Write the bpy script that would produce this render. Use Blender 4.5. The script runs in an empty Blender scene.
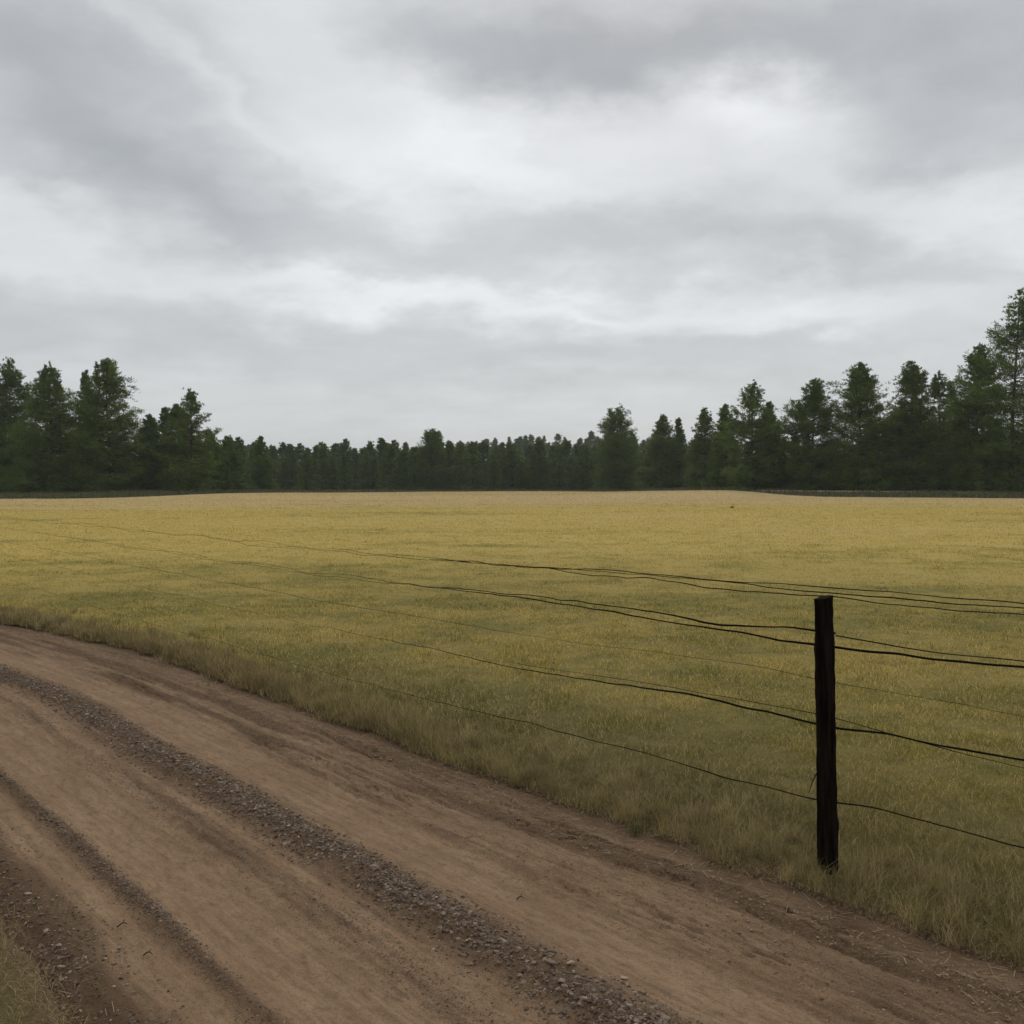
import bpy, math, random
import numpy as np
from mathutils import Vector
rng = np.random.default_rng(7)
random.seed(7)
sc = bpy.context.scene
COL = sc.collection
F = 950.0; H = 1.7; PITCH = math.atan(28/F)

# ------------------------------------------------------------------ helpers
def ray(px, py):
    x = (px-512)/F; y = (512-py)/F
    return np.array([x, math.cos(PITCH)+y*math.sin(PITCH), -math.sin(PITCH)+y*math.cos(PITCH)])
def on_ground(px, py, z=0.0):
    r = ray(px, py); k = (z-H)/r[2]; return r[0]*k, r[1]*k

def tag(o, label, cat, group=None, kind=None):
    o['label'] = label; o['category'] = cat
    if group: o['group'] = group
    if kind: o['kind'] = kind
    return o
def link(name, me, mat=None, parent=None):
    o = bpy.data.objects.new(name, me); COL.objects.link(o)
    if mat is not None and me is not None: me.materials.append(mat)
    if parent is not None: o.parent = parent
    return o
def empty(name, loc, rz=0):
    o = bpy.data.objects.new(name, None); COL.objects.link(o)
    o.location = loc; o.rotation_euler = (0, 0, rz); o.empty_display_size = .2
    return o
def mesh_np(name, V, faces, attrs=None, smooth=False, cols=None):
    """faces: list of arrays (n,3) / (n,4)"""
    me = bpy.data.meshes.new(name)
    me.vertices.add(len(V)); me.vertices.foreach_set('co', np.asarray(V, np.float32).ravel())
    loops = np.concatenate([f.ravel() for f in faces]).astype(np.int32)
    tot = np.concatenate([np.full(len(f), f.shape[1], np.int32) for f in faces])
    start = np.concatenate([[0], np.cumsum(tot)[:-1]]).astype(np.int32)
    me.loops.add(len(loops)); me.loops.foreach_set('vertex_index', loops)
    me.polygons.add(len(tot)); me.polygons.foreach_set('loop_start', start)
    me.polygons.foreach_set('loop_total', tot)
    me.update(calc_edges=True)
    me.polygons.foreach_set('use_smooth', np.full(len(tot), smooth, bool))
    for k, a in (attrs or {}).items():
        at = me.attributes.new(k, 'FLOAT', 'POINT'); at.data.foreach_set('value', np.asarray(a, np.float32))
    for k, a in (cols or {}).items():
        at = me.attributes.new(k, 'FLOAT_VECTOR', 'POINT'); at.data.foreach_set('vector', np.asarray(a, np.float32).ravel())
    return me

def hash2(ix, iy, seed):
    h = (ix.astype(np.int64)*374761393 + iy.astype(np.int64)*668265263 + seed*974634777) & 0x7fffffff
    h = ((h ^ (h >> 13))*1274126177) & 0x7fffffff
    return ((h ^ (h >> 16)) & 0xffffff)/float(0xffffff)
def vnoise(x, y, seed=0):
    x0 = np.floor(x); y0 = np.floor(y); fx = x-x0; fy = y-y0
    fx = fx*fx*(3-2*fx); fy = fy*fy*(3-2*fy)
    a = hash2(x0, y0, seed); b = hash2(x0+1, y0, seed); c = hash2(x0, y0+1, seed); d = hash2(x0+1, y0+1, seed)
    return (a*(1-fx)+b*fx)*(1-fy)+(c*(1-fx)+d*fx)*fy
def fbm(x, y, oct=4, seed=0, gain=.5):
    s = 0; a = 1; t = 0
    for i in range(oct):
        s = s+a*vnoise(x*2**i+17.3*i, y*2**i-9.1*i, seed+i); t += a; a *= gain
    return s/t*2-1          # about -1..1
def sst(a, b, x):
    t = np.clip((x-a)/(b-a), 0, 1); return t*t*(3-2*t)
def gau(x, c, s): return np.exp(-((x-c)/s)**2)

# ------------------------------------------------------------------ terrain
D = np.array([-.66, .75]); D /= np.linalg.norm(D); N = np.array([-D[1], D[0]])
def road_c(t):
    k = np.clip(t-7.5, 0, 12)
    return .017*k*k + np.clip(t-19.5, 0, None)*.408
def to_road(x, y):
    t = x*D[0]+y*D[1]; u = x*N[0]+y*N[1]-road_c(t)
    return t, u
def from_road(t, u):
    uu = u+road_c(t); return t*D[0]+uu*N[0], t*D[1]+uu*N[1]
def edge_n(t): return .08*fbm(t*.9, t*0+3.3, 3, 5)+.055*fbm(t*4, t*0+1.3, 3, 6)
ER, EL = -3.61, -.98            # grass edges of the road, in road coordinates
def field_z(x, y):
    r = np.hypot(x, y); az = np.degrees(np.arctan2(x, y))
    w = .45+.55*sst(2, 14, az)+.25*sst(-8, -18, az)
    z = .42*w*sst(30, 92, r) + .55*w*sst(90, 112, r)
    z = z + 9*sst(260, 420, r)*sst(-12, 4, az)*sst(30, 10, az) + 2*sst(230, 400, r)
    z = z + .02*fbm(x*.6, y*.6, 3, 21)*sst(0, 4, r)+.12*fbm(x*.05, y*.05, 2, 22)*sst(8, 50, r)
    return z
def in_road(t, u, d=0.0):       # 1 inside the road
    e = edge_n(t)
    return sst(ER-.06+e+d, ER+.10+e+d, u)*sst(EL+.14-e-d, EL-.10-e-d, u)*sst(60, 50, t)

def ground_mesh():
    th = np.concatenate([np.radians(np.linspace(-180, -46, 90, endpoint=False)), np.radians(np.linspace(-46, 46, 620, endpoint=False)),
                         np.radians(np.linspace(46, 180, 91))])
    r = .25*np.power(2600/.25, np.linspace(0, 1, 640))
    R, T = np.meshgrid(r, th, indexing='ij')
    x = R*np.sin(T); y = R*np.cos(T)
    t, u = to_road(x, y)
    z = field_z(x, y)
    m = in_road(t, u)
    soil = np.maximum(m, in_road(t, u, -.10))
    z = z-.10*m
    V = np.stack([x, y, z], -1).reshape(-1, 3)
    nr, nt = R.shape
    V = np.vstack([V, [[0, 0, 0]]])
    i = np.arange(nr*nt).reshape(nr, nt)
    q = np.stack([i[:-1, :-1], i[1:, :-1], i[1:, 1:], i[:-1, 1:]], -1).reshape(-1, 4)
    q = q[:, ::-1]
    c = np.stack([np.full(nt-1, nr*nt), i[0, 1:], i[0, :-1]], -1)
    return mesh_np('ground', V, [q, c], {'soil': np.append(soil.ravel(), 0)}, smooth=True)

def road_relief(t, u):
    e = .045*fbm(t*.5, t*0, 3, 31)            # bands wander a little
    v = u-e
    g1 = gau(v, -2.27, .13); d2 = gau(v, -1.93, .07); r2 = gau(v, -1.41, .048)
    dr = gau(v, -2.95, .13); dr2 = gau(v, -3.30, .12)
    lv = sst(-1.27, -1.08, v+.05*fbm(t*3,v*3,2,43))
    lump = fbm(t*2.2, v*5, 3, 41)
    z = -.030 + .036*g1*(1+.45*lump) + .017*d2*(1+.7*lump) + .024*r2*(1+.5*lump)
    z += -.022*gau(v, -2.66, .17) - .020*gau(v, -1.66, .13) - .016*gau(v, -1.2, .11)
    z += .014*dr*(1+lump)+.016*dr2*(1+lump)+.02*lv
    patch = sst(-.2, .45, fbm(t*.75, v*11, 4, 47, .6))
    rough = np.clip(.95*g1**.6+(.32+.5*patch)*d2+(.9)*r2+(.25+.65*patch)*dr+(.2+.7*patch)*dr2+1.0*lv+.5*patch*gau(v, -3.12, .08)+.22*patch+.35*sst(-2.78,-3.2,v), 0, 1)
    streak = fbm(t*.55, v*22, 4, 51)            # along the driving direction
    z += (.0055+.005*rough)*streak+.0022*fbm(t*1.2, v*60, 3, 57)
    z += (.0014+.016*rough)*fbm(t*14, v*16, 4, 61, .6)+.010*rough*(np.abs(fbm(t*30, v*38, 3, 63, .7))-.2)
    tear = np.abs(fbm(t*3.5, v*22, 3, 71))
    z -= (.020*(1-sst(0, .09, tear)))*np.clip(1.2*dr+1.2*dr2+.3*d2, 0, 1)*sst(.0, .4, fbm(t*1.1, v*3, 2, 77)+.15)
    return z, rough, streak
def road_z(x, y):
    t, u = to_road(x, y); m = in_road(t, u)
    z, _, _ = road_relief(t, u); return field_z(x, y)+z*m-.07*(1-m)
def road_mesh():
    tt = [-1.5]
    while tt[-1] < 48: tt.append(tt[-1]+.011+.0035*max(0, tt[-1]-2)**1.15)
    t = np.array(tt); u = np.arange(ER-.25, EL+.3, .0085)
    T, U = np.meshgrid(t, u, indexing='ij')
    x, y = from_road(T, U)
    z, rough, streak = road_relief(T, U)
    m = in_road(T, U)
    edge = 1-in_road(T, U, .16)
    zz = field_z(x, y)+z*m-.07*(1-m)
    V = np.stack([x, y, zz], -1).reshape(-1, 3)
    i = np.arange(T.size).reshape(T.shape)
    q = np.stack([i[:-1, :-1], i[:-1, 1:], i[1:, 1:], i[1:, :-1]], -1).reshape(-1, 4)
    tu = np.stack([T, U, T*0], -1).reshape(-1, 3)
    print('road quads', len(q))
    # make sure normals point up
    a = V[q[0, 0]]; b = V[q[0, 1]]; c = V[q[0, 2]]
    if np.cross(b-a, c-a)[2] < 0: q = q[:, ::-1]
    return mesh_np('dirt_road', V, [q], {'rough': rough.ravel(), 'streak': streak.ravel(), 'edge': edge.ravel()}, smooth=True, cols={'tu': tu})

# ------------------------------------------------------------------ materials
class NT:
    def __init__(s, mat): s.n = mat.node_tree.nodes; s.l = mat.node_tree.links; s.t = mat.node_tree
    def new(s, typ, **kw):
        n = s.n.new(typ)
        for k, v in kw.items(): setattr(n, k, v)
        return n
    def put(s, sock, v):
        if v is None: return
        if hasattr(v, 'is_output'): s.l.new(v, sock)
        else: sock.default_value = v
    def math(s, op, a, b=None, c=None, clamp=False):
        n = s.new('ShaderNodeMath', operation=op, use_clamp=clamp)
        s.put(n.inputs[0], a); s.put(n.inputs[1], b); s.put(n.inputs[2], c); return n.outputs[0]
    def vmath(s, op, a, b=None):
        n = s.new('ShaderNodeVectorMath', operation=op); s.put(n.inputs[0], a); s.put(n.inputs[1], b)
        return n.outputs['Value'] if op in ('DOT_PRODUCT', 'LENGTH') else n.outputs[0]
    def mix(s, f, a, b, mode='MIX'):
        n = s.new('ShaderNodeMix', data_type='RGBA', blend_type=mode)
        s.put(n.inputs[0], f); s.put(n.inputs[6], a); s.put(n.inputs[7], b); return n.outputs[2]
    def noise(s, vec, scale, detail=4, rough=.55, out=0, dist=0):
        n = s.new('ShaderNodeTexNoise'); s.put(n.inputs['Vector'], vec); n.inputs['Scale'].default_value = scale
        n.inputs['Detail'].default_value = detail; n.inputs['Roughness'].default_value = rough
        n.inputs['Distortion'].default_value = dist; return n.outputs[out]
    def mapr(s, v, a, b, c=0.0, d=1.0, smooth=True):
        n = s.new('ShaderNodeMapRange', interpolation_type='SMOOTHSTEP' if smooth else 'LINEAR')
        s.put(n.inputs[0], v); n.inputs[1].default_value = a; n.inputs[2].default_value = b
        n.inputs[3].default_value = c; n.inputs[4].default_value = d; return n.outputs[0]
    def attr(s, name, out='Fac'):
        n = s.new('ShaderNodeAttribute', attribute_name=name); return n.outputs[out]
    def mapping(s, vec, scale, rot=(0, 0, 0)):
        n = s.new('ShaderNodeMapping'); s.put(n.inputs[0], vec); n.inputs['Scale'].default_value = scale
        n.inputs['Rotation'].default_value = rot; return n.outputs[0]
    def sep(s, v):
        n = s.new('ShaderNodeSeparateXYZ'); s.put(n.inputs[0], v); return n.outputs
def mat(name, rough=.9, spec=.2):
    m = bpy.data.materials.new(name); m.use_nodes = True
    b = m.node_tree.nodes['Principled BSDF']
    b.inputs['Roughness'].default_value = rough; b.inputs['Specular IOR Level'].default_value = spec
    return m, NT(m), b
def C(r, g, b): return (r, g, b, 1)

def field_colour(t):
    """dry/green patch factor and colour of the sward, from world position only"""
    pos = t.new('ShaderNodeNewGeometry').outputs['Position']
    flat = t.mapping(pos, (1, 1, 0))
    xyz = t.sep(pos)
    st = t.mapping(pos, (.35, 1.0, 0))
    big = t.noise(st, .16, 4, .6); mid = t.noise(flat, .75, 4, .6); sm = t.noise(flat, 3.6, 4, .7)
    s = t.math('ADD', t.math('MULTIPLY', big, .5), t.math('ADD', t.math('MULTIPLY', mid, .38), t.math('MULTIPLY', sm, .30)))
    # the sward gets drier with distance from the lane
    dist = t.vmath('LENGTH', flat)
    dry = t.mapr(dist, 4, 30, -.035, .12, False)
    s = t.math('ADD', s, dry)
    f = t.mapr(s, .50, .71)
    col = t.mix(f, C(.205, .186, .024), C(.555, .412, .104))
    # darker, browner tone towards the lane, fading out away from the camera
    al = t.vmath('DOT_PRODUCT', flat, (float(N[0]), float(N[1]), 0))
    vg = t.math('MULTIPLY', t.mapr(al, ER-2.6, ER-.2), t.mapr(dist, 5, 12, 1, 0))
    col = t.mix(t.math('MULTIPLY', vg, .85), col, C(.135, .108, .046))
    tan = t.mapr(t.math('ADD', s, t.math('ADD', t.mapr(dist, 62, 84, 0, .40, False), t.math('MULTIPLY', t.math('SUBTRACT', t.noise(t.mapping(pos, (.05, .45, 0)), 1.0, 3, .6), .5), .5))), .72, .98, 0, .7)
    col = t.mix(tan, col, C(.58, .43, .23))
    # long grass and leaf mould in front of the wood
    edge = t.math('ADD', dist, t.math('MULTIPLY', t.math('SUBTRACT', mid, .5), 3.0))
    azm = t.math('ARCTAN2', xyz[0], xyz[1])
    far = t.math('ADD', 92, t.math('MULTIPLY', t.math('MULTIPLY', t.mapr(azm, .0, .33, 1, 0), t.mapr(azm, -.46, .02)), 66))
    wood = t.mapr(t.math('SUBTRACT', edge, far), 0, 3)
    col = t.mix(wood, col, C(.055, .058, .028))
    return col, f, pos, flat, dist

def m_ground():
    m, t, b = mat('meadow_soil', .95, .1)
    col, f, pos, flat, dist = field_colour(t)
    fine = t.noise(flat, 40, 4, .7)
    blot = t.noise(flat, 9, 3, .6)
    col = t.mix(t.math('MULTIPLY', t.mapr(fine, .3, .7), .55), col, C(.07, .062, .028))
    near = t.mapr(dist, 5, 26, .75, .1, False)
    col = t.mix(near, col, t.mix(blot, C(.050, .042, .014), C(.13, .10, .038)))
    soil = t.attr('soil')
    col = t.mix(soil, col, t.mix(t.mapr(t.noise(flat, 60, 4, .8), .35, .65), C(.050, .032, .018), C(.185, .124, .072)))
    t.put(b.inputs['Base Color'], col)
    bp = t.new('ShaderNodeBump'); bp.inputs['Strength'].default_value = .6; bp.inputs['Distance'].default_value = .03
    t.put(bp.inputs['Height'], t.math('ADD', fine, blot)); t.put(b.inputs['Normal'], bp.outputs[0])
    return m
def m_road():
    m, t, b = mat('packed_dirt', .95, .12)
    tu = t.attr('tu', 'Vector'); rough = t.attr('rough'); streak = t.attr('streak'); edge = t.attr('edge')
    pos = t.new('ShaderNodeNewGeometry').outputs['Position']
    long_ = t.mapping(tu, (.8, 9, 1)); mid = t.mapping(tu, (3, 9, 1))
    n1 = t.noise(long_, 1.6, 5, .65); n2 = t.noise(mid, 2.2, 5, .7, dist=.6); n3 = t.noise(pos, 55, 4, .75); n4 = t.noise(pos, 2.0, 3, .6)
    n5 = t.noise(t.mapping(tu, (.5, 26, 1)), 2.0, 4, .6)
    pale = t.mix(t.mapr(n1, .3, .7), C(.192, .122, .071), C(.292, .191, .113))
    pale = t.mix(t.math('MULTIPLY', t.mapr(n4, .4, .65), .5), pale, C(.190, .116, .064))
    pale = t.mix(t.math('MULTIPLY', t.mapr(n5, .5, .72), .35), pale, C(.345, .232, .142))
    dark = t.mix(t.mapr(n3, .35, .65), C(.060, .036, .021), C(.155, .094, .052))
    rm = t.math('ADD', rough, t.math('MULTIPLY', t.math('SUBTRACT', n2, .5), 1.3))
    col = t.mix(t.mapr(rm, .15, .95, 0, .82), pale, dark)
    spk = t.mapr(n3, .55, .68, 0, .6); col = t.mix(spk, col, C(.10, .068, .046))
    n6 = t.noise(pos, 170, 3, .8); n7 = t.noise(t.mapping(tu, (1.2, 3.2, 1)), 9, 5, .75)
    col = t.mix(t.mapr(n6, .46, .32, 0, .75), col, C(.075, .046, .026))
    col = t.mix(t.mapr(n6, .56, .68, 0, .45), col, C(.38, .265, .165))
    col = t.mix(t.mapr(n7, .46, .66, 0, .62), col, C(.125, .080, .046))
    col = t.mix(t.math('MULTIPLY', edge, .6), col, t.mix(n2, C(.062, .036, .020), C(.140, .084, .046)))
    t.put(b.inputs['Base Color'], col)
    bp = t.new('ShaderNodeBump'); bp.inputs['Strength'].default_value = 1; bp.inputs['Distance'].default_value = .016
    gr = t.noise(pos, 120, 3, .7)
    h = t.math('ADD', t.math('MULTIPLY', n3, t.math('ADD', .35, rough)), t.math('ADD', t.math('MULTIPLY', n2, .5), t.math('MULTIPLY', gr, .3)))
    t.put(bp.inputs['Height'], h); t.put(b.inputs['Normal'], bp.outputs[0])
    return m
def m_stone():
    m, t, b = mat('gravel_stone', .85, .3)
    r = t.attr('rnd'); pos = t.new('ShaderNodeNewGeometry').outputs['Position']
    cr = t.new('ShaderNodeValToRGB'); t.put(cr.inputs[0], r)
    e = cr.color_ramp.elements; e[0].position = 0; e[0].color = C(.060, .039, .025); e[1].position = 1; e[1].color = C(.36, .275, .20)
    x = cr.color_ramp.elements.new(.45); x.color = C(.110, .077, .052); x = cr.color_ramp.elements.new(.85); x.color = C(.200, .145, .102)
    n = t.noise(pos, 90, 4, .7)
    t.put(b.inputs['Base Color'], t.mix(t.math('MULTIPLY', n, .5), cr.outputs[0], C(.12, .085, .06)))
    bp = t.new('ShaderNodeBump'); bp.inputs['Strength'].default_value = .5; bp.inputs['Distance'].default_value = .004
    t.put(bp.inputs['Height'], n); t.put(b.inputs['Normal'], bp.outputs[0])
    return m
def m_clod():
    m, t, b = mat('dirt_crumb', .95, .1)
    r = t.attr('rnd')
    t.put(b.inputs['Base Color'], t.mix(r, C(.15, .098, .060), C(.29, .20, .125)))
    return m
def blade_mat(name, colf, trans=.3):
    m, t, b = mat(name, .75, .15)
    col = colf(t)
    t.put(b.inputs['Base Color'], col)
    tr = t.new('ShaderNodeBsdfTranslucent'); t.put(tr.inputs['Color'], col)
    mx = t.new('ShaderNodeMixShader'); mx.inputs[0].default_value = trans
    t.l.new(b.outputs[0], mx.inputs[1]); t.l.new(tr.outputs[0], mx.inputs[2])
    t.l.new(mx.outputs[0], t.n['Material Output'].inputs[0])
    return m
def field_blade(t):
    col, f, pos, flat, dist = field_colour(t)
    r = t.attr('rnd')
    # each blade its own: some straw, some green, some brown
    amp = t.math('MULTIPLY', t.mapr(dist, 8, 45, 1.0, .45, False), t.mapr(dist, 4, 8, .55, 1.0))
    col = t.mix(t.math('MULTIPLY', t.mapr(r, .70, .78), t.math('MULTIPLY', amp, .62)), col, C(.70, .54, .27))
    col = t.mix(t.math('MULTIPLY', t.mapr(r, .30, .20), t.math('MULTIPLY', amp, .55)), col, C(.085, .11, .028))
    col = t.mix(t.math('MULTIPLY', t.mapr(r, .08, .05), .6), col, C(.10, .07, .035))
    return col
def verge_blade(t):
    r = t.attr('rnd'); g = t.attr('green')
    dry = t.mix(r, C(.095, .071, .031), C(.45, .345, .170))
    gr = t.mix(r, C(.120, .116, .032), C(.44, .36, .135))
    return t.mix(g, dry, gr)
def straw_blade(t):
    return t.mix(t.attr('rnd'), C(.10, .075, .045), C(.34, .27, .165))
def m_wood_post():
    m, t, b = mat('creosoted_wood', .95, .03)
    tc = t.new('ShaderNodeTexCoord').outputs['Object']
    n = t.noise(t.mapping(tc, (22, 22, 1.6)), 3, 5, .6)
    t.put(b.inputs['Base Color'], t.mix(t.mapr(n, .35, .7), C(.004, .003, .002), C(.016, .011, .008)))
    bp = t.new('ShaderNodeBump'); bp.inputs['Strength'].default_value = .9; bp.inputs['Distance'].default_value = .006
    t.put(bp.inputs['Height'], n); t.put(b.inputs['Normal'], bp.outputs[0]); return m
def simple(name, col, rough=.8, spec=.3):
    m, t, b = mat(name, rough, spec); 
    n = t.noise(t.new('ShaderNodeTexCoord').outputs['Object'], 30, 3, .6)
    t.put(b.inputs['Base Color'], t.mix(n, C(*[c*.6 for c in col]), C(*[c*1.4 for c in col]))); return m
def m_bark():
    m, t, b = mat('pine_bark', .95, .1)
    n = t.noise(t.mapping(t.new('ShaderNodeTexCoord').outputs['Object'], (6, 6, 1.2)), 2, 4, .6)
    t.put(b.inputs['Base Color'], t.mix(n, C(.022, .018, .015), C(.075, .060, .048))); return m
def m_needle(name, a, bb):
    m, t, b = mat(name, .8, .12)
    r = t.attr('rnd'); oi = t.new('ShaderNodeObjectInfo').outputs['Random']
    col = t.mix(r, C(*a), C(*bb))
    col = t.mix(t.math('MULTIPLY', oi, .45), col, t.mix(r, C(.036, .058, .012), C(.150, .190, .034)))
    t.put(b.inputs['Base Color'], col)
    tr = t.new('ShaderNodeBsdfTranslucent'); t.put(tr.inputs['Color'], col)
    mx = t.new('ShaderNodeMixShader'); mx.inputs[0].default_value = .28
    t.l.new(b.outputs[0], mx.inputs[1]); t.l.new(tr.outputs[0], mx.inputs[2])
    t.l.new(mx.outputs[0], t.n['Material Output'].inputs[0]); return m

# ------------------------------------------------------------------ ground and road
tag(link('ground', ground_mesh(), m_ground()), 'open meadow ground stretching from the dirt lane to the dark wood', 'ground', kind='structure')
tag(link('dirt_road', road_mesh(), m_road()), 'rutted brown dirt lane with pale wheel tracks crossing the foreground', 'road', kind='structure')

# far pale track below the right-hand trees
def far_track():
    az = np.radians(np.linspace(14.5, 44, 160)); V = []
    for a in az:
        for rr in (104.5, 108.5):
            x = rr*math.sin(a); y = rr*math.cos(a); V.append((x, y, float(field_z(np.array(x), np.array(y)))+.03))
    V = np.array(V); i = np.arange(0, len(V)-2, 2); q = np.stack([i, i+2, i+3, i+1], -1)
    a, b, c = V[q[0, 0]], V[q[0, 1]], V[q[0, 2]]
    if np.cross(b-a, c-a)[2] < 0: q = q[:, ::-1]
    return mesh_np('far_track', V, [q])
tag(link('far_track', far_track(), simple('pale_track', (.36, .29, .2), .95, .05)), 'thin pale track running along the foot of the right-hand trees', 'track', kind='structure')

# ------------------------------------------------------------------ grass
def blades(name, x, y, z, h, w, lean, material, extra=None, seg2=True, rnd=None, yaw=None):
    n = len(x)
    a = rng.uniform(0, 2*np.pi, n) if yaw is None else yaw
    b = rng.uniform(0, 2*np.pi, n)           # lean direction
    lx = np.cos(b)*lean*h; ly = np.sin(b)*lean*h
    wx = np.cos(a)*w*.5; wy = np.sin(a)*w*.5
    vz = h*np.sqrt(np.clip(1-lean**2, .02, 1))
    base = np.stack([x, y, z], -1)
    W = np.stack([wx, wy, 0*wx], -1)
    tip = base+np.stack([lx, ly, vz], -1)
    k = np.arange(n)
    if seg2:
        midp = base+np.stack([lx*.35, ly*.35, vz*.6], -1)
        V = np.stack([base-W, base+W, midp+W*.8, midp-W*.8, tip], 1).reshape(-1, 3)
        o = k[:, None]*5
        faces = [np.concatenate([o, o+1, o+2, o+3], 1), np.concatenate([o+3, o+2, o+4], 1)]
        rep = 5
    else:
        V = np.stack([base-W, base+W, tip], 1).reshape(-1, 3); o = k[:, None]*3
        faces = [np.concatenate([o, o+1, o+2], 1)]; rep = 3
    r = rng.uniform(0, 1, n) if rnd is None else rnd
    at = {'rnd': np.repeat(r, rep)}
    for kk, v in (extra or {}).items(): at[kk] = np.repeat(v, rep)
    return mesh_np(name, V, faces, at)

def join(meshes): pass
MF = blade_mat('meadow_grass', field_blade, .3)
def field_points():
    # density falls with distance, blades widen: importance-sample r
    A = math.radians(44)
    r0, r1 = 1.7, 150.0; p = 1.8; N0 = 6800
    e = 2-p
    total = int(2*A*N0*5**p*(r1**e-r0**e)/e)
    q = rng.uniform(0, 1, total)
    r = (r0**e+q*(r1**e-r0**e))**(1/e); th = rng.uniform(-A, A, total)
    return r*np.sin(th), r*np.cos(th), r
x, y, r = field_points()
t_, u_ = to_road(x, y)
keep = (u_ < ER+.03+edge_n(t_)-.12*rng.random(len(x)))
tuss = fbm(x*3.2, y*3.2, 3, 91); bare = fbm(x*1.1, y*1.1, 3, 95)
az_ = np.arctan2(x, y); keep &= r < 91+62*sst(.33, .0, az_)*sst(-.46, .02, az_)
keep &= rng.random(len(x)) < np.clip(.75+.6*tuss+.3*bare, .25, 1)
x, y, r, tuss, t_, u_ = x[keep], y[keep], r[keep], tuss[keep], t_[keep], u_[keep]
z = field_z(x, y)-.004
near = sst(ER-1.6, ER-.2, u_)
h = (.022+.028*rng.random(len(x)))*(1+.8*tuss)*(1+.5*near)*(1+.006*r)
w = np.maximum(.0030, r*.00062)*(.7+.6*rng.random(len(x)))
lean = np.clip(rng.normal(.68, .24, len(x)), .05, .985)
nm = r < 14
print('field blades', len(x), nm.sum())
# one object for the whole sward: near blades with a bend, far ones as single blades
def field_mesh():
    def part(sel, seg):
        return blades('tmp', x[sel], y[sel], z[sel], h[sel], w[sel], lean[sel], None, seg2=seg)
    return part(nm, True), part(~nm, False)
ma, mb = field_mesh()
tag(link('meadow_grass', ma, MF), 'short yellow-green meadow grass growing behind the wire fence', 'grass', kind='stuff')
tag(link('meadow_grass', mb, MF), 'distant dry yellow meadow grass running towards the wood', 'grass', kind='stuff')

# verge: taller dry grass along the lane
MV = blade_mat('verge_grass', verge_blade, .25)
def verge(n, t0, t1):
    t = t0+(t1-t0)*rng.random(n)**1.25
    u = ER+.06-np.abs(rng.normal(0, .17, n))+edge_n(t)+rng.normal(0, .04, n)+.07*fbm(t*3,t*0,2,99)
    cl = fbm(t*2.6, u*3.5, 3, 101)
    keep = rng.random(n) < np.clip(.62+1.5*cl, .04, 1)
    t, u, cl = t[keep], u[keep], cl[keep]; n = len(t)
    x, y = from_road(t, u)
    tall = sst(1.6, 6.5, t)
    fall = np.exp(-((u-ER-edge_n(t))/.42)**2)
    h = (.038+.066*tall*fall)*(1+1.0*cl)*(.45+.9*rng.random(n))*(1-.6*sst(ER-.06,ER+.12,u-edge_n(t)))
    w = np.maximum(.0017, np.hypot(x, y)*.00042)*(.7+.6*rng.random(n))
    lean = np.clip(rng.normal(.52, .27, n)+.15*(1-tall), .03, .97)
    z = field_z(x, y)-.012
    g = np.clip(.65-.6*tall+.25*fbm(t*1.5, u*2, 2, 111)+.1, 0, 1)
    return blades('verge_grass', x, y, z, h, w, lean, None, {'green': g})
tag(link('verge_grass', verge(115000, -.5, 26), MV), 'taller brownish dry grass lining the right edge of the dirt lane', 'grass', kind='stuff')
def tufts(nt):
    t = -.5+15*rng.random(nt)**1.7; u = ER+.05-np.abs(rng.normal(0, .30, nt))+edge_n(t)
    k = rng.integers(25, 70, nt); T_ = np.repeat(t, k); U_ = np.repeat(u, k); n = len(T_)
    sz = np.repeat(rng.uniform(.5, 1.4, nt), k); tone = np.repeat(rng.random(nt), k); gr = np.repeat(rng.uniform(0, .7, nt)**1.5, k)
    cx, cy = from_road(T_, U_)
    ox = rng.normal(0, .022, n)*sz; oy = rng.normal(0, .022, n)*sz; x = cx+ox; y = cy+oy
    h = sz*rng.uniform(.05, .15, n); w = np.maximum(.0018, np.hypot(x, y)*.00042)*rng.uniform(.7, 1.3, n)
    lean = np.clip(rng.normal(.6, .25, n), .05, .98)
    me = blades('grass_tufts', x, y, field_z(x, y)-.012, h, w, lean, None, {'green': gr}, rnd=np.clip(tone*.6+.4*rng.random(n), 0, 1))
    return me
tag(link('grass_tufts', tufts(1100), MV), 'ragged tufts of dry grass along the lane verge', 'grass', kind='stuff')
# left verge
def left_verge(n):
    t = rng.uniform(-1, 9, n); u = EL+.03+np.abs(rng.normal(0, .45, n))-edge_n(t)+rng.normal(0, .03, n)
    cl = fbm(t*3.3, u*3.3, 3, 121)
    keep = rng.random(n) < np.clip(.45+1.3*cl+.9*(u-EL-.1), .04, 1)
    t, u, cl = t[keep], u[keep], cl[keep]; n = len(t); x, y = from_road(t, u)
    h = (.03+.035*rng.random(n))*(1+.8*cl); w = .0022*(.6+.7*rng.random(n))
    lean = np.clip(rng.normal(.78, .2, n), .05, .985)
    g = np.clip(-.05+.3*fbm(t*2, u*2, 2, 131), 0, 1)
    return blades('roadside_grass', x, y, field_z(x, y)-.006, h, w, lean, None, {'green': g})
tag(link('roadside_grass', left_verge(60000), MV), 'scrubby brown grass on the near left shoulder of the lane', 'grass', kind='stuff')
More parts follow.
